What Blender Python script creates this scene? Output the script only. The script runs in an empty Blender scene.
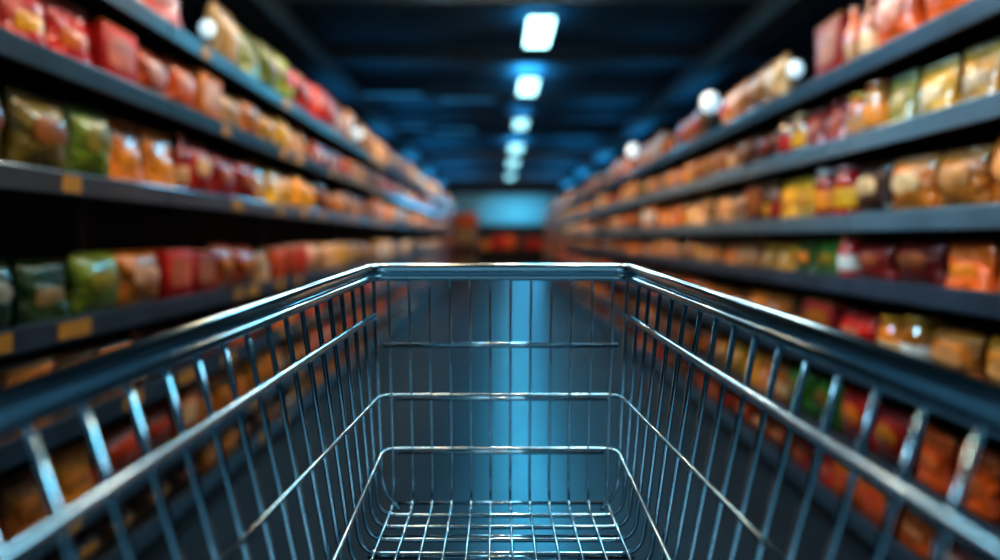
import bpy, math, random
from mathutils import Vector, Matrix
random.seed(7)
PI = math.pi
S = bpy.context.scene
COL = S.collection

# ------------------------------------------------------------------ base numbers
H = 1.38            # eye height above the floor
F = 700.0           # focal length in pixels of a 1000 wide frame
XL, XR = 1.50, 1.60 # shelf fronts left and right of the eye

# ------------------------------------------------------------------ materials
def mat(name, color=(.5, .5, .5), rough=.5, metal=0.0, emit=None, estr=0.0, coat=0.0, noise=None):
    m = bpy.data.materials.new(name); m.use_nodes = True
    nt = m.node_tree; b = nt.nodes['Principled BSDF']
    b.inputs['Base Color'].default_value = (*color, 1)
    b.inputs['Roughness'].default_value = rough
    b.inputs['Metallic'].default_value = metal
    if coat:
        b.inputs['Coat Weight'].default_value = coat
        b.inputs['Coat Roughness'].default_value = .12
    if emit:
        b.inputs['Emission Color'].default_value = (*emit, 1)
        b.inputs['Emission Strength'].default_value = estr
    if noise:
        sc, lo, hi = noise
        tc = nt.nodes.new('ShaderNodeTexCoord'); n = nt.nodes.new('ShaderNodeTexNoise')
        n.inputs['Scale'].default_value = sc; n.inputs['Detail'].default_value = 4
        r = nt.nodes.new('ShaderNodeValToRGB')
        r.color_ramp.elements[0].color = (*[c * lo for c in color], 1)
        r.color_ramp.elements[1].color = (*[min(1, c * hi) for c in color], 1)
        r.color_ramp.elements[0].position = .3; r.color_ramp.elements[1].position = .7
        nt.links.new(tc.outputs['Object'], n.inputs['Vector'])
        nt.links.new(n.outputs['Fac'], r.inputs['Fac'])
        nt.links.new(r.outputs['Color'], b.inputs['Base Color'])
    return m

def object_color_mat(name, rough, scale, lo, hi, coat=0.0, bump=0.0, bump_scale=18, metal=0.0):
    """base colour comes from the object's own colour, broken up by soft noise"""
    m = bpy.data.materials.new(name); m.use_nodes = True
    nt = m.node_tree; N = nt.nodes; L = nt.links; b = N['Principled BSDF']
    oi = N.new('ShaderNodeObjectInfo'); tc = N.new('ShaderNodeTexCoord')
    ad = N.new('ShaderNodeVectorMath'); ad.operation = 'ADD'
    ml = N.new('ShaderNodeMath'); ml.operation = 'MULTIPLY'; ml.inputs[1].default_value = 37.0
    L.new(oi.outputs['Random'], ml.inputs[0])
    L.new(tc.outputs['Object'], ad.inputs[0]); L.new(ml.outputs[0], ad.inputs[1])
    n = N.new('ShaderNodeTexNoise'); n.inputs['Scale'].default_value = scale; n.inputs['Detail'].default_value = 3
    L.new(ad.outputs[0], n.inputs['Vector'])
    mr = N.new('ShaderNodeMapRange'); mr.inputs['From Min'].default_value = .32; mr.inputs['From Max'].default_value = .68
    mr.inputs['To Min'].default_value = lo; mr.inputs['To Max'].default_value = hi
    L.new(n.outputs['Fac'], mr.inputs['Value'])
    mx = N.new('ShaderNodeMix'); mx.data_type = 'RGBA'; mx.blend_type = 'MULTIPLY'; mx.inputs['Factor'].default_value = 1
    L.new(oi.outputs['Color'], mx.inputs['A']); L.new(mr.outputs['Result'], mx.inputs['B'])
    L.new(mx.outputs['Result'], b.inputs['Base Color'])
    b.inputs['Roughness'].default_value = rough; b.inputs['Metallic'].default_value = metal
    if coat:
        b.inputs['Coat Weight'].default_value = coat; b.inputs['Coat Roughness'].default_value = .09
    if bump:
        n2 = N.new('ShaderNodeTexNoise'); n2.inputs['Scale'].default_value = bump_scale; n2.inputs['Detail'].default_value = 2
        L.new(ad.outputs[0], n2.inputs['Vector'])
        bp = N.new('ShaderNodeBump'); bp.inputs['Strength'].default_value = bump; bp.inputs['Distance'].default_value = .03
        L.new(n2.outputs['Fac'], bp.inputs['Height']); L.new(bp.outputs['Normal'], b.inputs['Normal'])
    return m

M = {}
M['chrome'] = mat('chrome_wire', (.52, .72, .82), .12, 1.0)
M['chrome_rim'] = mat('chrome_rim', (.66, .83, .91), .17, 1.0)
M['black_plastic'] = mat('black_plastic', (.015, .017, .02), .4)
M['rubber'] = mat('grey_rubber', (.05, .05, .055), .7)
M['film'] = object_color_mat('glossy_bag_film', .38, 6, .4, 1.3, coat=.45, bump=.7, bump_scale=16)
M['card'] = object_color_mat('printed_card', .5, 8, .55, 1.25)
M['paste'] = object_color_mat('jar_contents', .18, 12, .5, 1.3, coat=.8)
M['print'] = object_color_mat('printed_label', .4, 14, .6, 1.2, coat=.3)
M['lid'] = object_color_mat('lacquered_lid', .25, 3, .9, 1.1, coat=.6)
M['foil'] = object_color_mat('foil_seal', .3, 20, .7, 1.2, metal=.6)
M['rack'] = mat('rack_powder_coat', (.018, .022, .028), .5, .2, noise=(3, .7, 1.3))
M['back'] = mat('rack_back_panel', (.010, .011, .013), .8, noise=(2, .7, 1.3))
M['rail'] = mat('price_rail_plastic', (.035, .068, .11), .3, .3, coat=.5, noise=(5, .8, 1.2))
M['rail_right'] = mat('lit_price_rail', (.09, .17, .235), .3, .3, coat=.5, noise=(5, .8, 1.2))  # paler copy of the rail, caught light put into its colour
M['tag'] = mat('yellow_price_tag', (.42, .22, .035), .5, noise=(30, .8, 1.1))
M['lamp'] = mat('cool_lamp_diffuser', (.9, .95, 1), .4, emit=(.50, .88, 1.0), estr=11)
M['globe'] = mat('glint_globe_glow', (.9, .95, 1), .3, emit=(.55, .85, 1.0), estr=.75)  # glow of the added globes that imitate glints
M['tube'] = mat('blue_tube_light', (.2, .5, .8), .4, emit=(.04, .26, .48), estr=.55)
M['housing'] = mat('lamp_housing', (.05, .06, .07), .4, .5)
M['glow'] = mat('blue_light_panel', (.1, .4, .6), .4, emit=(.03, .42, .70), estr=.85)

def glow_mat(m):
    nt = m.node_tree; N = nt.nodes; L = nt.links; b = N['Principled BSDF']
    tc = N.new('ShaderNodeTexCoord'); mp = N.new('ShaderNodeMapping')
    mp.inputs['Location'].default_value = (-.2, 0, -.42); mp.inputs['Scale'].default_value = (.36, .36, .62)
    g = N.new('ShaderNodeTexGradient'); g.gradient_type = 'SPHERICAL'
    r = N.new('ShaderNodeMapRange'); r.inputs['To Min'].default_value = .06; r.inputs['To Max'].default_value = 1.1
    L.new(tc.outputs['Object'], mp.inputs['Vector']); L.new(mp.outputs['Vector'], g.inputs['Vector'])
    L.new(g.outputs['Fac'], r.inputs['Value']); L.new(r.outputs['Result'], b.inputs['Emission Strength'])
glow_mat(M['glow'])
def lamp_mat(m):
    nt = m.node_tree; oi = nt.nodes.new('ShaderNodeObjectInfo'); b = nt.nodes['Principled BSDF']
    nt.links.new(oi.outputs['Color'], b.inputs['Emission Color']); b.inputs['Emission Strength'].default_value = 1.0
lamp_mat(M['lamp'])
# floor: dark polished tiles, softly reflective
def floor_mat():
    m = bpy.data.materials.new('polished_dark_floor'); m.use_nodes = True
    nt = m.node_tree; N = nt.nodes; L = nt.links; b = N['Principled BSDF']
    tc = N.new('ShaderNodeTexCoord')
    br = N.new('ShaderNodeTexBrick'); br.offset = 0; br.inputs['Scale'].default_value = 1.0
    br.inputs['Brick Width'].default_value = .6; br.inputs['Row Height'].default_value = .6
    br.inputs['Mortar Size'].default_value = .004
    br.inputs['Color1'].default_value = (.010, .014, .019, 1); br.inputs['Color2'].default_value = (.014, .019, .025, 1)
    br.inputs['Mortar'].default_value = (.015, .017, .02, 1)
    L.new(tc.outputs['Object'], br.inputs['Vector']); L.new(br.outputs['Color'], b.inputs['Base Color'])
    n = N.new('ShaderNodeTexNoise'); n.inputs['Scale'].default_value = 2.5
    mr = N.new('ShaderNodeMapRange'); mr.inputs['To Min'].default_value = .27; mr.inputs['To Max'].default_value = .37
    L.new(tc.outputs['Object'], n.inputs['Vector']); L.new(n.outputs['Fac'], mr.inputs['Value'])
    L.new(mr.outputs['Result'], b.inputs['Roughness'])
    b.inputs['Specular IOR Level'].default_value = .75
    b.inputs['Specular Tint'].default_value = (.22, .72, 1, 1)
    return m
M['floor'] = floor_mat()
M['ceiling'] = mat('dark_ceiling', (.03, .075, .10), .8, noise=(1.2, .7, 1.3))
M['beam'] = mat('ceiling_beam_paint', (.07, .11, .14), .6, noise=(2, .8, 1.2))
M['wall'] = mat('dark_wall_paint', (.04, .06, .08), .8, noise=(1.5, .8, 1.2))
M['bigbox'] = object_color_mat('display_crate_card', .55, 5, .6, 1.2)

# ------------------------------------------------------------------ mesh helpers
class MB:
    def __init__(s): s.v = []; s.f = []; s.smooth = True
    def box(s, x0, x1, y0, y1, z0, z1):
        b = len(s.v)
        s.v += [(x0,y0,z0),(x1,y0,z0),(x1,y1,z0),(x0,y1,z0),(x0,y0,z1),(x1,y0,z1),(x1,y1,z1),(x0,y1,z1)]
        s.f += [tuple(b+i for i in q) for q in ((0,3,2,1),(4,5,6,7),(0,1,5,4),(1,2,6,5),(2,3,7,6),(3,0,4,7))]
        return s
    def tube(s, pts, r, n=10, closed=False):
        pts = [Vector(p) for p in pts]; m = len(pts)
        base = len(s.v); up = None
        for i, p in enumerate(pts):
            if closed: t = (pts[(i+1) % m] - pts[i-1]).normalized()
            elif i == 0: t = (pts[1]-p).normalized()
            elif i == m-1: t = (p-pts[-2]).normalized()
            else: t = ((pts[i+1]-p).normalized() + (p-pts[i-1]).normalized()).normalized()
            if up is None:
                a = Vector((0,0,1)) if abs(t.z) < .9 else Vector((1,0,0))
                up = (a - t*a.dot(t)).normalized()
            else:
                up = (up - t*up.dot(t)).normalized()
            sd = t.cross(up)
            for k in range(n):
                a = 2*PI*k/n
                s.v.append(tuple(p + (up*math.cos(a) + sd*math.sin(a))*r))
        for i in range(m if closed else m-1):
            j = (i+1) % m
            for k in range(n):
                k2 = (k+1) % n
                s.f.append((base+i*n+k, base+i*n+k2, base+j*n+k2, base+j*n+k))
        if not closed:
            s.f.append(tuple(base+k for k in range(n-1, -1, -1)))
            s.f.append(tuple(base+(m-1)*n+k for k in range(n)))
        return s
    def lathe(s, prof, n=24, cx=0, cy=0):
        base = len(s.v); m = len(prof)
        for r, z in prof:
            for k in range(n):
                a = 2*PI*k/n
                s.v.append((cx+r*math.cos(a), cy+r*math.sin(a), z))
        for i in range(m-1):
            for k in range(n):
                k2 = (k+1) % n
                s.f.append((base+i*n+k, base+i*n+k2, base+(i+1)*n+k2, base+(i+1)*n+k))
        s.f.append(tuple(base+k for k in range(n-1, -1, -1)))
        s.f.append(tuple(base+(m-1)*n+k for k in range(n)))
        return s
    def mesh(s, name, material):
        me = bpy.data.meshes.new(name); me.from_pydata(s.v, [], s.f); me.update()
        if s.smooth:
            for p in me.polygons: p.use_smooth = len(p.vertices) == 4
        me.materials.append(material)
        return me
    def build(s, name, material, parent=None, bevel=0):
        o = bpy.data.objects.new(name, s.mesh(name, material)); COL.objects.link(o)
        o.parent = parent
        if bevel:
            for p in o.data.polygons: p.use_smooth = False
            bv = o.modifiers.new('bevel', 'BEVEL'); bv.width = bevel; bv.segments = 2
        return o

def flat(mb): mb.smooth = False; return mb

def tag(o, label=None, cat=None, group=None, kind=None):
    if label: o['label'] = label
    if cat: o['category'] = cat
    if group: o['group'] = group
    if kind: o['kind'] = kind
    return o

def empty(name, loc=(0,0,0), rz=0):
    o = bpy.data.objects.new(name, None); COL.objects.link(o)
    o.empty_display_size = .05; o.location = loc; o.rotation_euler = (0, 0, rz)
    return o

def fillet(pts, r, seg=6):
    pts = [Vector(p) for p in pts]; out = [pts[0]]
    for i in range(1, len(pts)-1):
        a, b, c = pts[i-1], pts[i], pts[i+1]
        d1 = (a-b); d2 = (c-b)
        rr = min(r, d1.length*.45, d2.length*.45)
        p0 = b + d1.normalized()*rr; p1 = b + d2.normalized()*rr
        for k in range(seg+1):
            t = k/seg
            out.append(p0*(1-t)**2 + b*2*t*(1-t) + p1*t*t)
    out.append(pts[-1])
    return out

def subdiv_line(a, b, n):
    a, b = Vector(a), Vector(b)
    return [a + (b-a)*(i/n) for i in range(n+1)]

# ------------------------------------------------------------------ setting
def struct(name, mb, m):
    return tag(flat(mb).build(name, m), kind='structure')
YB = 40.0
struct('floor', MB().box(-7, 7, -3, YB+.2, -.1, 0), M['floor'])
CZ = H + 3.35
struct('ceiling', MB().box(-7, 7, -3, YB+.2, CZ, CZ+.1), M['ceiling'])
struct('wall_left', MB().box(-7.1, -7, -3, YB+.2, 0, CZ), M['wall'])
struct('wall_right', MB().box(7, 7.1, -3, YB+.2, 0, CZ), M['wall'])
struct('wall_back', MB().box(-7, 7, YB, YB+.2, 0, CZ), M['wall'])
k = 1
for y in (9.2, 12.2, 15.2, 18.2, 21.2, 24.2, 27.2, 30.2, 33.2, 36.2):
    struct('trim_%d' % k, MB().box(-6.98, 6.98, y-.12, y+.12, CZ-.28, CZ-.002), M['beam']); k += 1
for x in (-3.0, 3.6):
    struct('trim_%d' % k, MB().box(x-.2, x+.2, -2, YB-.05, CZ-.62, CZ-.285), M['beam']); k += 1

# ------------------------------------------------------------------ the shopping cart
ZR = lambda y: H - .0555 - .0652*(1.13-y)          # rim height (rises away from the eye)
WT = lambda y: .3456 - .12*y                        # half width at the rim
ZF = lambda y: H - .431 + .03*(1.13-y)              # floor of the basket
WB = .189
YF = 1.13                                           # front panel
CX = .004
def side(y, h, sgn):
    """a point of a side panel, h below the rim"""
    w = WT(y); z = ZR(y) - h; tt = h/(ZR(y)-ZF(y))
    return (CX + sgn*(w + (WB-w)*tt), y, z)

def make_cart():
    root = empty('shopping_cart', (CX, .55, 0))
    parts = []
    def P(mb, name, m, bevel=0):
        o = mb.build(name, m); o.location = (-CX, -.55, 0); o.parent = root; parts.append(o)
        if bevel:
            for p in o.data.polygons: p.use_smooth = False
            bv = o.modifiers.new('bevel', 'BEVEL'); bv.width = bevel; bv.segments = 2
        return o
    y0 = .06
    # rim: a thick top tube and a thinner rod just below and inside it
    def ring(yf, din, dz, rad):
        pts = [(CX-WT(y0)+din, y0, ZR(y0)+dz), (CX-WT(yf)+din, yf, ZR(yf)+dz),
               (CX+WT(yf)-din, yf, ZR(yf)+dz), (CX+WT(y0)-din, y0, ZR(y0)+dz)]
        return fillet(pts, rad, 8)
    P(MB().tube(ring(YF+.008, -.004, .004, .035), .0098, 16), 'rim_tube', M['chrome_rim'])
    P(MB().tube(ring(YF, .005, -.0085, .03), .0052, 12), 'rim_rod', M['chrome_rim'])
    P(MB().tube(ring(YF+.006, -.016, -.005, .035), .0042, 12), 'rim_rod', M['chrome_rim'])
    # U-shaped hoops: down one side, under the floor, up the other
    ys = [1.083 - .047*i for i in range(20)]
    for y in ys:
        a = side(y, .009, -1); b = side(y, .009, 1)
        zf = ZF(y)
        pts = fillet([a, (CX-WB, y, zf), (CX+WB, y, zf), b], .03, 7)
        P(MB().tube(pts, .0032, 8), 'hoop_wire', M['chrome'])
    # plain floor cross wires between the hoops
    for y in (1.0, .93, .86, .79):
        P(MB().tube([(CX-WB+.012, y, ZF(y)+.0005), (CX+WB-.012, y, ZF(y)+.0005)], .0026, 8), 'floor_cross_wire', M['chrome'])
    P(MB().tube([(CX-WB+.02, YF-.013, ZF(YF)+.008), (CX+WB-.02, YF-.013, ZF(YF)+.008)], .0026, 8), 'floor_cross_wire', M['chrome'])
    # front panel wires, bent at the foot to run back along the floor
    n = 12
    for i in range(n):
        f = (i - (n-1)/2)/((n-1)/2)
        xt = CX + f*.1815; xb = CX + f*.171
        pts = fillet([(xt, YF, ZR(YF)-.009), (xb, YF, ZF(YF)+.0055), (CX+f*.160, .16, ZF(.16)+.0055)], .045, 8)
        P(MB().tube(pts, .0021, 8), 'front_wire', M['chrome'])
    # corner posts
    for sgn in (-1, 1):
        pts = [(CX+sgn*(WT(YF)-.006), YF-.006, ZR(YF)-.009), (CX+sgn*WB, YF-.006, ZF(YF)+.03), (CX+sgn*(WB-.03), YF-.03, ZF(YF)+.004)]
        P(MB().tube(fillet(pts, .03, 6), .0032, 8), 'corner_post', M['chrome'])
    # thick rail along each side
    for sgn in (-1, 1):
        pts = [side(.10+ (YF-.012-.10)*i/12, .068, sgn) for i in range(13)]
        pts = [(p[0]-sgn*.006, p[1], p[2]) for p in pts]
        P(MB().tube(pts, .0052, 12), 'side_rail', M['chrome_rim'])
    # front cross bars; the middle and lower ones turn the corner and run back along the sides
    P(MB().tube([(CX-.188, YF-.006, H-.172), (CX+.188, YF-.006, H-.172)], .0044, 10), 'front_cross_bar', M['chrome_rim'])
    for z, h, yend in ((H-.252, .152, .12), (H-.338, .287, .12)):
        L = side(YF-.008, ZR(YF)-z, -1); R = side(YF-.008, ZR(YF)-z, 1)
        l0 = side(yend, h, -1); r0 = side(yend, h, 1)
        q = .007; qs = -.004
        pts = fillet([(l0[0]+qs, l0[1], l0[2]), (L[0]+q, L[1], z), (R[0]-q, R[1], z), (r0[0]-qs, r0[1], r0[2])], .028, 8)
        P(MB().tube(pts, .0028, 10), 'wrap_around_wire', M['chrome_rim'])
        P(MB().tube([(L[0]+.028, YF-.006, z-.0065), (R[0]-.028, YF-.006, z-.0065)], .0028, 8), 'front_cross_bar', M['chrome_rim'])
    # push handle behind the eye, and the wheeled undercarriage below the picture
    h = P(MB().tube([(CX-.35, -.07, ZR(y0)-.01), (CX+.35, -.07, ZR(y0)-.01)], .014, 14), 'handle', M['black_plastic'])
    for sgn in (-1, 1):
        P(MB().tube([(CX+sgn*WT(y0), y0+.02, ZR(y0)), (CX+sgn*.345, -.07, ZR(y0)-.01)], .009, 12), 'handle_arm', M['chrome_rim'])
        P(MB().tube(fillet([(CX+sgn*.18, .80, ZF(.8)-.008), (CX+sgn*.17, .86, .20), (CX+sgn*.22, .02, .20), (CX+sgn*.2, .2, ZF(.2)-.008)], .06, 8), .012, 12), 'undercarriage_tube', M['chrome_rim'])
    P(MB().tube([(CX-.172, .84, .2), (CX+.172, .84, .2)], .01, 10), 'undercarriage_crossbar', M['chrome_rim'])
    for sx, yy, xx in ((-1,.82,.17),(1,.82,.17),(-1,.06,.215),(1,.06,.215)):
        c = P(MB().tube([(CX+sx*xx-.014, yy, .062), (CX+sx*xx+.014, yy, .062)], .06, 20), 'caster_wheel', M['rubber'])
        P(flat(MB().box(CX+sx*xx-.022, CX+sx*xx+.022, yy-.02, yy+.02, .122, .20)
               .box(CX+sx*xx-.022, CX+sx*xx-.017, yy-.014, yy+.014, .055, .13)
               .box(CX+sx*xx+.017, CX+sx*xx+.022, yy-.014, yy+.014, .055, .13)), 'caster_fork', M['chrome_rim'])
    tag(root, 'empty chrome wire shopping cart with open basket pushed down the aisle', 'shopping cart')
    return root
make_cart()

# ------------------------------------------------------------------ shelf racks
LEV_L = [.97, .615, .21, -.30, -.645, -.99, -1.25]
LEV_R = [.784, .448, .09, -.198, -.584, -.96, -1.25]
BAY = 2.4; Y0 = .8; NB = 10
DEP = .44
def copy_tree(o, parent=None):
    c = o.copy(); COL.objects.link(c)
    c.parent = parent
    for ch in o.children: copy_tree(ch, c)
    return c
ORD = 'zero first second third fourth fifth sixth seventh eighth ninth tenth eleventh twelfth thirteenth fourteenth fifteenth sixteenth seventeenth eighteenth nineteenth'.split()
def ordinal(n):
    if n < 20: return ORD[n]
    t = {2:'twent',3:'thirt',4:'fort',5:'fift',6:'sixt',7:'sevent'}[n//10]
    return t+'ieth' if n % 10 == 0 else t+'y-'+ORD[n % 10]

def make_rack(side_name, lev, tags):
    """local frame: +x is depth away from the aisle, y along the aisle, front at x=0"""
    r = empty('shelf_rack')
    top = H + lev[0]
    flat(MB().box(DEP, DEP+.02, 0.001, BAY-.001, 0.02, top+.02)).build('back_panel', M['back'], r)
    for y in (0.002, BAY-.042):
        flat(MB().box(DEP-.04, DEP-.001, y, y+.04, 0, top+.02)).build('upright', M['rack'], r)
    for i, z in enumerate(lev):
        zz = H + z
        sh = MB().box(.014, DEP-.041, .003, BAY-.003, zz-.03, zz).build('shelf_board', M['rack'], r, bevel=.004)
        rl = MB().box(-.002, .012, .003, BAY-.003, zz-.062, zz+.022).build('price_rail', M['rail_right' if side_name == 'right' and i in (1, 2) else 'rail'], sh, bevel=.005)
        if tags:
            for t in range(5):
                if random.random() < .45: continue
                w = random.choice((.11, .15, .19)); y = .1 + t*.46 + random.uniform(0, .22)
                flat(MB().box(-.0045, -.0022, y, y+w, zz-.05, zz+.008)).build('price_tag', M['tag'], sh)
    flat(MB().box(.03, DEP-.05, .004, BAY-.004, 0, H+lev[-1]-.032)).build('plinth', M['rack'], r)
    return r
for sname, lev, X, sgn in (('left', LEV_L, XL, -1), ('right', LEV_R, XR, 1)):
    for b in range(NB):
        r = make_rack(sname, lev, b < 4 and sname == 'left')
        if sgn > 0: r.location = (X, Y0 + b*BAY, 0)
        else:
            r.location = (-X, Y0 + (b+1)*BAY, 0); r.rotation_euler = (0, 0, PI)
        if b == 0: lab = 'dark shelf rack on the %s, the bay nearest the cart' % sname
        elif b == NB-1: lab = 'dark shelf rack on the %s, last bay at the far end' % sname
        else: lab = 'dark shelf rack on the %s, %s bay from the cart' % (sname, ordinal(b+1))
        tag(r, lab, 'shelf', 'shelf racks along the %s side' % sname)

# ------------------------------------------------------------------ packages
def superquad(a, p):
    c, s_ = math.cos(a), math.sin(a)
    return math.copysign(abs(c)**p, c), math.copysign(abs(s_)**p, s_)
def bag_mesh(w, h, d, pouch):
    mb = MB(); nu, nv = 28, 18
    rnd = random.Random(3 if pouch else 5)
    for j in range(nv+1):
        v = j/nv
        if pouch: th = d*(.5*(1-v)**.6*.9 + .04) * (1 if v > .04 else .85); ww = w*(.5 - .015*math.sin(PI*v))
        else: th = d*.5*max(.05, math.sin(PI*min(1, max(0, .03+v*.95)))**.55); ww = w*(.5 - .045*math.sin(PI*v))
        for i in range(nu):
            a = 2*PI*i/nu
            cx, sy = superquad(a, .75)
            pk = 1 + .05*math.sin(9*a + 5*v) * (1-abs(2*v-1))
            sag = .012*math.sin(7*v+3*a)
            mb.v.append((ww*cx*(1+.02*math.sin(11*v)), th*sy*pk + sag*.3, h*v))
    for j in range(nv):
        for i in range(nu):
            i2 = (i+1) % nu
            mb.f.append((j*nu+i, j*nu+i2, (j+1)*nu+i2, (j+1)*nu+i))
    mb.f.append(tuple(range(nu-1, -1, -1))); mb.f.append(tuple(nv*nu+i for i in range(nu)))
    return mb
def front_patch(w, h, cz, y, bulge, shape):
    """slightly domed patch on the front (-y) face; pale badges stand in for glints"""
    mb = MB(); n = 24; rings = 4
    mb.v.append((0, y-bulge, cz))
    for r in range(1, rings+1):
        q = r/rings
        for k in range(n):
            a = 2*PI*k/n; cx, sy = superquad(a, shape)
            mb.v.append((w*.5*q*cx, y-bulge*(1-q*q), cz + h*.5*q*sy))
    for k in range(n): mb.f.append((0, 1+k, 1+(k+1) % n))
    for r in range(rings-1):
        for k in range(n):
            a = 1+r*n+k; b = 1+r*n+(k+1) % n
            mb.f.append((a, a+n, b+n, b))
    for k in range(n):   # thin back
        pass
    return mb
def zigzag_strip(w, z0, z1, t):
    mb = MB(); n = 26
    for i in range(n+1):
        x = -w/2 + w*i/n; o = t*(1 if i % 2 else -1)
        mb.v += [(x, o-.003, z0), (x, o-.003, z1), (x, o+.003, z1), (x, o+.003, z0)]
    for i in range(n):
        a = i*4
        for k in range(4):
            mb.f.append((a+k, a+(k+1) % 4, a+4+(k+1) % 4, a+4+k))
    mb.f.append((0,3,2,1)); mb.f.append((n*4, n*4+1, n*4+2, n*4+3))
    mb.smooth = False
    return mb

PROTO = {}
def proto(kind, parts, w, h, d):
    PROTO[kind] = dict(parts=[(n, mb.mesh(kind+'_'+n, M[m]), role, bv) for n, mb, m, role, bv in parts], w=w, h=h, d=d)
# unit packages: all are modelled near real size; scaled a little per copy
proto('snack_bag', [('bag_film', bag_mesh(.27, .325, .14, False), 'film', 'main', 0),
                    ('top_seal', zigzag_strip(.255, .322, .35, .004), 'film', 'dark', 0),
                    ('glint_badge', front_patch(.17, .13, .19, -.069, .010, .9), 'print', 'accent', 0)], .27, .35, .145)  # badge added so that its pale disc imitates a blurred glint
proto('stand_up_pouch', [('pouch_film', bag_mesh(.21, .27, .13, True), 'film', 'main', 0),
                    ('top_seal', zigzag_strip(.205, .268, .295, .003), 'film', 'dark', 0),
                    ('glint_badge', front_patch(.13, .10, .12, -.046, .010, .6), 'print', 'accent', 0)], .21, .295, .135)
proto('glass_jar', [('jar_body', MB().lathe([(.05,0),(.066,.004),(.07,.02),(.07,.15),(.066,.165),(.054,.178),(.052,.19)], 28), 'paste', 'main', 0),
                    ('lid', MB().lathe([(.055,.191),(.058,.193),(.058,.213),(.055,.217)], 28), 'lid', 'accent', 0),
                    ('paper_label', MB().lathe([(.0712,.045),(.0715,.046),(.0715,.125),(.0712,.126)], 28), 'print', 'second', 0)], .143, .217, .143)
proto('carton', [('carton_body', MB().box(-.10,.10,-.045,.045,0,.26), 'card', 'main', .006),
                    ('top_flap', MB().box(-.098,.098,-.043,.002,.2605,.263), 'card', 'second', 0),
                    ('front_print', front_patch(.15, .15, .145, -.0462, .002, .5), 'print', 'accent', 0)], .20, .263, .093)
proto('sauce_bottle', [('bottle_body', MB().lathe([(.036,0),(.045,.004),(.047,.015),(.047,.17),(.043,.195),(.022,.235),(.018,.25),(.018,.275)], 24), 'paste', 'main', 0),
                    ('cap', MB().lathe([(.020,.2755),(.021,.277),(.021,.302),(.019,.305)], 20), 'lid', 'accent', 0),
                    ('paper_label', MB().lathe([(.0482,.05),(.0485,.051),(.0485,.14),(.0482,.141)], 24), 'print', 'second', 0)], .097, .305, .097)
proto('food_tub', [('tub_body', MB().lathe([(.062,0),(.068,.004),(.082,.13),(.083,.136)], 28), 'card', 'main', 0),
                    ('lid', MB().lathe([(.086,.1365),(.088,.139),(.088,.15),(.085,.154),(.06,.151)], 28), 'lid', 'accent', 0),
                    ('glint_badge', front_patch(.075, .06, .075, -.083, .006, .9), 'print', 'second', 0)], .177, .154, .177)
KIND_WORDS = {'snack_bag': ('crinkled snack bag', 'bag'), 'stand_up_pouch': ('stand-up pouch', 'pouch'), 'glass_jar': ('lidded jar', 'jar'),
              'carton': ('food carton', 'box'), 'sauce_bottle': ('sauce bottle', 'bottle'), 'food_tub': ('lidded tub', 'tub')}
C = {'red': (.55,.025,.018), 'dark red': (.26,.015,.014), 'orange': (.72,.17,.025), 'amber': (.72,.30,.045), 'yellow': (.80,.48,.05),
     'cream': (.75,.52,.32), 'brown': (.22,.075,.025), 'dark brown': (.075,.028,.014), 'green': (.06,.20,.025), 'lime': (.33,.46,.06),
     'olive': (.26,.24,.035), 'pink': (.66,.10,.12), 'tan': (.52,.28,.12), 'white': (.80,.80,.78), 'pale blue': (.45,.62,.75), 'dark green': (.02,.075,.014)}
C = {k_: tuple(c**1.3 for c in v) for k_, v in C.items()}
ACC = ['cream', 'white', 'yellow', 'cream', 'amber', 'red', 'white', 'tan']
# colours along each shelf, read from the photo: (picture x up to which, colours)
PAL = {
 ('left',0): [(175,['brown','red']),(235,['pale blue','cream']),(300,['lime','cream','lime']),(350,['orange','brown','red']),(999,['brown','tan','dark brown','cream'])],
 ('left',1): [(60,['dark red','red']),(140,['red','brown']),(215,['amber','orange']),(262,['cream','amber']),(310,['yellow','amber']),(999,['orange','brown','tan','dark red'])],
 ('left',2): [(45,['green','olive']),(95,['lime','brown']),(165,['orange','amber','brown']),(255,['red','pink']),(320,['yellow']),(999,['tan','brown','amber','dark brown'])],
 ('left',3): [(45,['dark green','green']),(105,['lime','green']),(160,['orange','amber']),(225,['red','pink','red']),(290,['cream','orange']),(999,['tan','brown','orange','cream'])],
 ('left',4): [(140,['yellow','amber','brown']),(240,['dark red','red']),(999,['orange','amber','red'])],
 ('left',5): [(110,['orange','brown','amber']),(190,['red','orange']),(300,['yellow','amber']),(999,['orange','brown'])],
 ('left',6): [(200,['orange','brown','dark red']),(999,['amber','brown'])],
 ('right',0): [(620,['brown','tan','dark brown']),(700,['brown','tan']),(765,['tan','amber','olive']),(830,['cream','amber']),(999,['red','red','orange'])],
 ('right',1): [(640,['tan','brown']),(740,['tan','olive','tan']),(795,['brown','cream']),(860,['orange','red']),(890,['orange','tan']),(1200,['olive','yellow'])],
 ('right',2): [(640,['tan','brown','cream']),(740,['tan','amber','cream']),(775,['orange','brown']),(815,['yellow','amber']),(860,['red','cream']),(905,['dark brown']),(1200,['yellow','amber'])],
 ('right',3): [(640,['brown','tan','amber']),(750,['cream','tan','brown']),(800,['amber','yellow']),(838,['green','lime']),(965,['red','red','dark red']),(1200,['brown','orange'])],
 ('right',4): [(700,['orange','tan']),(800,['amber','brown']),(880,['orange','red']),(1200,['red','amber','cream'])],
 ('right',5): [(700,['brown','amber']),(790,['yellow','amber']),(850,['lime','green','yellow']),(900,['red','cream']),(1200,['orange','cream','red'])],
 ('right',6): [(800,['brown','orange']),(1200,['red','dark red','orange'])],
}
HGT = {'left': [.40, .27, .31, .27, .25, .25, .16], 'right': [.33, .25, .27, .215, .27, .27, .18]}
START = {('left',0): 2.75, ('right',0): 2.45}
WORDS = ['top', 'second', 'third', 'fourth', 'fifth', 'sixth', 'lowest']
children_of = lambda o: list(o.children)

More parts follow.
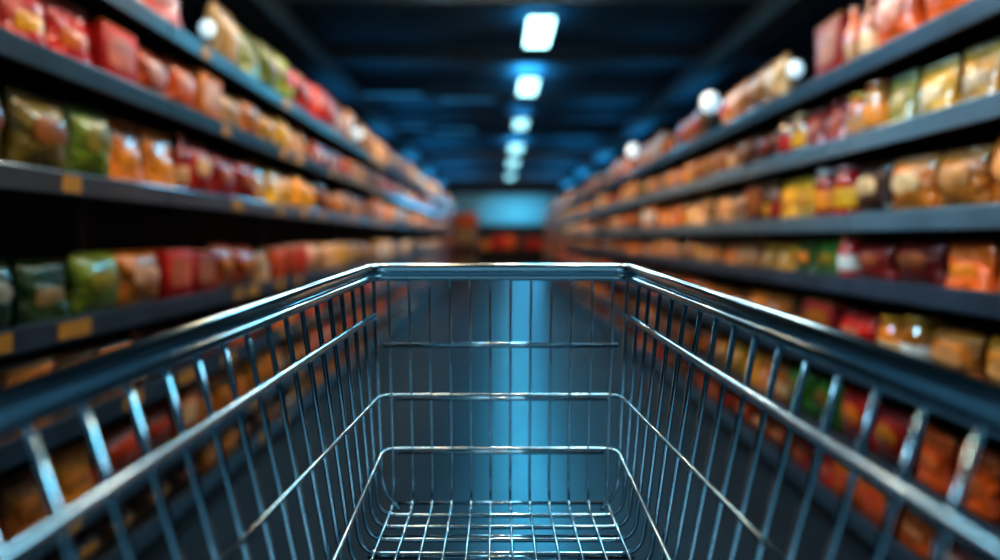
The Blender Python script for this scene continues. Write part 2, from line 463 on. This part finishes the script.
def new_package(kind):
    p = PROTO[kind]; r = empty(kind)
    for n, me, role, bv in p['parts']:
        o = bpy.data.objects.new(n, me); COL.objects.link(o); o.parent = r; o['role'] = role
        if bv:
            b = o.modifiers.new('bevel', 'BEVEL'); b.width = bv; b.segments = 2
    return r
first = {}
def place_package(kind, loc, rz, scale, main, accent, second):
    if kind not in first:
        r = first[kind] = new_package(kind)
    else:
        r = first[kind].copy(); COL.objects.link(r)
        for ch in first[kind].children:
            c = ch.copy(); COL.objects.link(c); c.parent = r
    r.location = loc; r.rotation_euler = (0, 0, rz); r.scale = scale
    for ch in r.children:
        role = ch['role']
        c = {'main': main, 'dark': [v*.6 for v in main], 'accent': accent, 'second': second}[role]
        ch.color = (*c, 1)
    return r

GLINTS = (('left', 3.85, .75, 'nearest on the left top shelf'), ('left', 8.0, .9, 'farther back on the left top shelf'),
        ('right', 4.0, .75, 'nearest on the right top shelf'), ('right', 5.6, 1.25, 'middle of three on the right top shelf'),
        ('right', 8.8, 1.3, 'farthest on the right top shelf'))  # globes put where reflections glint, not real lamps
rng = random.Random(21)
counts = {}
for sname, lev, X, sgn in (('left', LEV_L, XL, -1), ('right', LEV_R, XR, 1)):
    for li, z in enumerate(lev):
        y = START.get((sname, li), F*X/(505 if sname == 'left' else 510) - .10)
        n = 0; run = [0, None, None, None]
        while y < Y0 + NB*BAY - .45:
            px = 498 + sgn*F*X/max(y, .5)
            cols = next(c for lim, c in PAL[(sname, li)] if px <= lim or lim in (999, 1200))
            if run[0] <= 0 or run[1] not in cols: run = [rng.choice((1, 2, 2, 3)), rng.choice(cols), None, None]
            cname = run[1]; run[0] -= 1
            if y < 14: kind = rng.choices(['snack_bag','stand_up_pouch','glass_jar','carton','sauce_bottle','food_tub'], [44, 26, 8, 12, 4, 6])[0]
            else: kind = rng.choices(['snack_bag','stand_up_pouch','carton','glass_jar'], [25, 20, 45, 10])[0]
            if cname in ('dark green','green','lime','olive','pink','yellow') and y < 6: kind = rng.choice(['snack_bag','stand_up_pouch'])
            if run[2]: kind = run[2]
            run[2] = kind
            p = PROTO[kind]
            hmax = HGT[sname][li]
            if kind in ('snack_bag', 'stand_up_pouch', 'carton'):
                sz = hmax*rng.uniform(.82, 1.0)/p['h']
                far = 1.0 if y < 6 else (1.25 if y < 14 else 2.0)
                sx = min(1.5, max(.85, sz))*rng.uniform(1.1, 1.45)*far
                if kind == 'carton': sx *= 1.1
                sc = (sx, min(1.45, max(.8, sz))*1.1 if kind != 'carton' else 1.8, sz)
            else:
                sz = min(1.25, hmax/p['h'])*rng.uniform(.88, 1.0)
                q = min(1.35, max(.95, sz)); sc = (q, q, sz)
            w = p['w']*sc[0]; d = p['d']*sc[1]
            # keep clear of the uprights between bays only by small gaps
            gap = rng.uniform(.012, .03)
            if li == 0:
                hit = [a for a in GLINTS if a[0] == sname and y-.02 < a[1]+.062*a[2] and a[1]-.062*a[2] < y+w+.02]
                if hit:
                    y = hit[0][1] + .062*hit[0][2] + .03; continue
            yc = y + w/2
            cv = rng.uniform(.45, 1.2)
            col = [max(0, c*cv*rng.uniform(.9, 1.1)) for c in C[cname]]
            an = run[3] or rng.choice([a for a in ACC if a != cname]); run[3] = an; sn = rng.choice([a for a in ACC if a not in (cname, an)])
            xx = sgn*(X + .026 + d/2 + rng.uniform(0, .02))
            o = place_package(kind, (xx, yc, H+z+.001), sgn*-PI/2 + rng.uniform(-.06, .06), sc, col, [.68*q+.32*w_ for q, w_ in zip(col, C[an])] if rng.random() < .86 else C[an], C[sn])  # accents left unmixed and pale stand in for glints
            n += 1
            words, cat = KIND_WORDS[kind]
            tag(o, '%s %s, %s item from the cart on the %s rack\'s %s shelf' % (cname, words, ordinal(n), sname, WORDS[li]), cat,
                'packages on the %s shelf of the %s rack' % (WORDS[li], sname))
            counts[kind] = counts.get(kind, 0)+1
            y += w + gap
for k_ in first:
    for c in first[k_].children: pass
for o in COL.objects:
    if 'role' in o: del o['role']
print('packages', counts)

# ------------------------------------------------------------------ lamps
def area(name, loc, direction, sx, sy, energy, color, spread=None):
    l = bpy.data.lights.new(name, 'AREA'); l.shape = 'RECTANGLE'; l.size = sx; l.size_y = sy
    l.energy = energy; l.color = color
    if spread: l.spread = spread
    o = bpy.data.objects.new(name, l); COL.objects.link(o); o.location = loc
    o.rotation_euler = Vector(direction).to_track_quat('-Z', 'Y').to_euler()
    return o
def make_ceiling_lamp():
    r = empty('ceiling_lamp')
    MB().box(-.20, .20, -.72, .72, .03, .11).build('housing', M['housing'], r, bevel=.015)
    MB().box(-.18, .18, -.69, .69, 0, .029).build('diffuser', M['lamp'], r, bevel=.008)
    for y in (-.5, .5):
        MB().tube([(0, y, .11), (0, y, .345)], .008, 8).build('hanger_rod', M['housing'], r)
    return r
LZ = 3.0
lamp_y = [2.6, 6.4, 10.3, 14.0, 18.6, 23.7, 28.4, 34.6]
lab = ['overhead', 'second overhead', 'largest and nearest visible', 'second nearest visible', 'third nearest visible', 'fourth nearest visible', 'fifth nearest visible', 'farthest small']
pl = make_ceiling_lamp()
for i, y in enumerate(lamp_y):
    o = pl if i == 0 else copy_tree(pl)
    o.location = (.60, y, H+LZ)
    if i > 4: o.scale = (1.25, 1.5, 1)
    tag(o, '%s glowing cyan-white ceiling lamp in the row above the aisle' % lab[i], 'lamp', 'ceiling lamps above the aisle')
    br = (6, 6, 6, 4, 1.9, 1.7, 1.6, 1.5)[i]
    for ch in o.children:
        if ch.name.startswith('diffuser'): ch.color = (.42*br, .92*br, 1.0*br, 1) if br > 1 else (.22*br, .8*br, 1.0*br, 1)
    area('lamp_light', (.60, y, H+LZ-.012), (0, 0, -1), .42, 1.36, (10, 14, 85, 95, 75, 36, 18, 10)[i], (.07, .60, .95))
    # added uplight over the fitting, imitating the haze glow around it
    area('haze_uplight', (.60, y, H+LZ+.13), (0, 0, 1), .4, 1.3, 14 if y < 12 else 34, (.08, .52, 1.0))

# dim blue tubes further left in the ceiling
def make_tube_light():
    r = empty('tube_light')
    MB().box(-.62, .62, -.05, .05, .05, .11).build('housing', M['housing'], r, bevel=.01)
    MB().tube([(-.6, 0, .022), (.6, 0, .022)], .024, 12).build('tube', M['tube'], r)
    MB().tube([(0, 0, .11), (0, 0, .60)], .008, 8).build('hanger_rod', M['housing'], r)
    return r
pt = make_tube_light()
for i, (px, py, Y) in enumerate(((392, 96, 14.5), (468, 101, 16.0), (408, 128, 19.5), (455, 131, 20.0))):
    o = pt if i == 0 else copy_tree(pt)
    o.location = ((px-498)*Y/F, Y, H + (238-py)*Y/F)
    ztop = CZ - o.location.z
    for ch in o.children:
        if ch.name.startswith('hanger'):
            ch.scale = (1, 1, 1); me = MB().tube([(0, 0, .11), (0, 0, ztop-.002)], .008, 8).mesh('hanger_rod', M['housing']); ch.data = me
    tag(o, ['dim blue tube light in the ceiling, nearest and leftmost', 'dim blue tube light left of the second bright ceiling lamp',
            'dim blue tube light in the far ceiling, the left one of the far pair', 'dim blue tube light in the far ceiling, the right one of the far pair'][i], 'lamp', 'dim blue tube lights')

# added glowing globes along the top shelves, standing in for reflected glints
def make_glint_globe():
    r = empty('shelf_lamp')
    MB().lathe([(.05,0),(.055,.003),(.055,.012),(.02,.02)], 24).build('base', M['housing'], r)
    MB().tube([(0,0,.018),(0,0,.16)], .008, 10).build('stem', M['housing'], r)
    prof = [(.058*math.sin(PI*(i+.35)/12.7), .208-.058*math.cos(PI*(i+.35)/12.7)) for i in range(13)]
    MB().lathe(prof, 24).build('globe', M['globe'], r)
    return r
ps = make_glint_globe()
for i, (s_, Y, sc, where) in enumerate(GLINTS):
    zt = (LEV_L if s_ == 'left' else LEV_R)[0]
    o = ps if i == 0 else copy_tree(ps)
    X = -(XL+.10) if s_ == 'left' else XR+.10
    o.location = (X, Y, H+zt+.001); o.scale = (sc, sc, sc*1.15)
    tag(o, 'small glowing blue-white globe imitating a glint, ' + where, 'lamp', 'glint globes on the top shelves')

# ------------------------------------------------------------------ far end of the aisle
g = empty('light_panel', (.55, YB-.12, H+.75))
MB().box(-3.1, 3.1, 0, .05, 0, 1.75).build('lit_face', M['glow'], g, bevel=.02)
flat(MB().box(-3.2, 3.2, .051, .11, -.1, 1.85)).build('frame', M['housing'], g)
tag(g, 'wide cyan-blue glowing panel on the back wall at the aisle end', 'light panel')
ct = empty('display_counter', (.3, 36.5, 0))
MB().box(-3.2, 3.2, -.5, .5, .72, .80).build('counter_top', M['rack'], ct, bevel=.01)
flat(MB().box(-3.1, 3.1, -.42, .42, 0, .72)).build('counter_base', M['back'], ct)
tag(ct, 'long dark display counter across the far end of the aisle', 'counter')
r2 = random.Random(5)
def crate_mesh():
    mb = MB(); mb.box(-.25,.25,-.25,.25,0,.5)
    return mb.mesh('display_crate', M['bigbox'])
cm = crate_mesh()
def crate(x, y, z, sx, sy, sz, cname, label, group):
    o = bpy.data.objects.new('display_carton', cm); COL.objects.link(o)
    o.location = (x, y, z); o.scale = (sx, sy, sz); o.color = (*C[cname], 1)
    o.rotation_euler = (0, 0, r2.uniform(-.05, .05))
    b = o.modifiers.new('bevel', 'BEVEL'); b.width = .03; b.segments = 2
    for p in o.data.polygons: p.use_smooth = False
    tag(o, label, 'box', group)
seq = ['orange','red','dark red','amber','red','orange','brown','red','orange','tan']
for i, cn in enumerate(seq):
    crate(.3-2.8+i*.62, 36.4, .801, 1.1, 1.1, r2.uniform(.9, 1.5), cn, '%s carton on the far counter, %s from the left' % (cn, ordinal(i+1)), 'cartons on the far counter')
# stacked cartons standing off the far rack ends
for sname, x0, y0_, cols in (('left', -1.18, 26.0, ['tan','brown','tan','orange']), ('left', -1.22, 29.5, ['brown','cream','tan','brown']),
                       ('right', 2.1, 26.2, ['tan','amber','brown','tan']), ('right', 2.5, 29.8, ['orange','brown','tan','brown'])):
    z = 0.001
    for i, cn in enumerate(cols):
        sz = 1.15
        crate(x0, y0_, z, 1.5, 1.4, sz, cn, '%s carton in the %s %s stack past the %s racks, %s from the floor' % (cn, 'nearer' if y0_ < 28 else 'farther', 'display', sname, ordinal(i+1)), 'carton stacks past the %s racks' % sname)
        z += .5*sz + .001

# ------------------------------------------------------------------ light
WARM = (1.0, .64, .34); FAR_WARM = (1.0, .74, .50)
for i in range(7):  # added warm fills without fittings, to light the packages
    y = 2.6 + i*3.4
    e = (22, 42, 52, 54, 46, 36, 28)[i]
    area('warm_shelf_fill', (-.30, y, H+2.25), (-.75, 0, -.9), 2.2, .12, e, WARM if i < 3 else FAR_WARM, math.radians(115))
    area('warm_shelf_fill', (.35, y, H+2.25), (.75, 0, -.9), 2.2, .12, e*1.05, WARM if i < 3 else FAR_WARM, math.radians(115))
# blue wash from the far panel and added overhead cool light on the cart
area('panel_wash', (2.0, YB-.3, H+1.7), (-.02, -1, -.10), 2.4, 1.4, 55, (.08, .55, 1.0))
for x, e in ((-.75, 24), (.95, 28)):      # added unseen strips overhead, to draw a streak along the rim
    area('rim_streak_fill', (x, 5.6, H+3.2), (0, 0, -1), .18, 6.6, e, (.55, .84, 1.0))
for x in (-1.15, 1.15):                    # added behind the eye, for bright edges on the cart bars
    area('bar_edge_fill', (x, -1.9, H-.35), (-x*.5, 1.9, 0), .16, 1.7, 2.4, (.62, .86, 1.0))
for y, z, e in ((2.2, 1.5, 8), (3.8, 1.9, 14), (5.8, 2.4, 22), (8.0, 3.1, 26)):  # added unseen point lights, for glints on the packages
    l = bpy.data.lights.new('glint_point_fill', 'POINT'); l.energy = e; l.color = (1, .80, .58); l.shadow_soft_size = .05
    o = bpy.data.objects.new('glint_point_fill', l); COL.objects.link(o); o.location = (.05, y, H+z)
area('rail_cool_fill', (-.9, 6.0, H+2.5), (1, -.5, -.9), 1.6, .5, 14, (.45, .82, 1.0))  # added cool fills, no fitting, to brighten the right rails
area('rail_cool_fill', (-.7, 2.5, H+1.75), (2.3, .4, -1.35), .5, .3, 12, (.40, .80, 1.0), math.radians(70))
area('counter_fill', (.3, 34.2, H+2.0), (0, 1, -1), 5.5, .3, 90, WARM)  # added warm fill for the cartons on the far counter
area('stack_fill', (.3, 24.5, H+2.3), (-.8, .8, -.9), 1.5, .3, 20, WARM)  # added warm fills for the carton stacks
area('stack_fill', (.6, 24.5, H+2.3), (.8, .8, -.9), 1.5, .3, 20, WARM)
for y, e in ((13, 9), (18, 22), (24, 50), (30, 80), (36, 90)):  # added unseen uplights, standing in for blue haze under the ceiling
    for x in (-2.2, 3.2):
        area('ceiling_wash', (x, y, H+2.35), (0, 0, 1), 2.2, 2.2, e, (.05, .50, 1.0))
w = bpy.data.worlds.new('world'); S.world = w; w.use_nodes = True
w.node_tree.nodes['Background'].inputs['Color'].default_value = (.05, .105, .14, 1)
w.node_tree.nodes['Background'].inputs['Strength'].default_value = 2.2

# ------------------------------------------------------------------ camera
cd = bpy.data.cameras.new('camera'); cam = bpy.data.objects.new('camera', cd); COL.objects.link(cam)
cam.location = (0, 0, H); cam.rotation_euler = (PI/2, 0, 0)
cd.sensor_width = 36; cd.lens = 36*F/1000
cd.shift_x = .002; cd.shift_y = -.042
cd.clip_start = .02; cd.clip_end = 200
cd.dof.use_dof = True; cd.dof.focus_distance = .92
AF = 13.5
cd.dof.aperture_fstop = (cd.lens)/(AF/F*1000)
S.camera = cam
S.view_settings.view_transform = 'Standard'
try: S.view_settings.look = 'Medium High Contrast'
except Exception as ex: print('look', ex)
S.cycles.use_denoising = True
S.cycles.sample_clamp_indirect = 4
S.cycles.max_bounces = 6
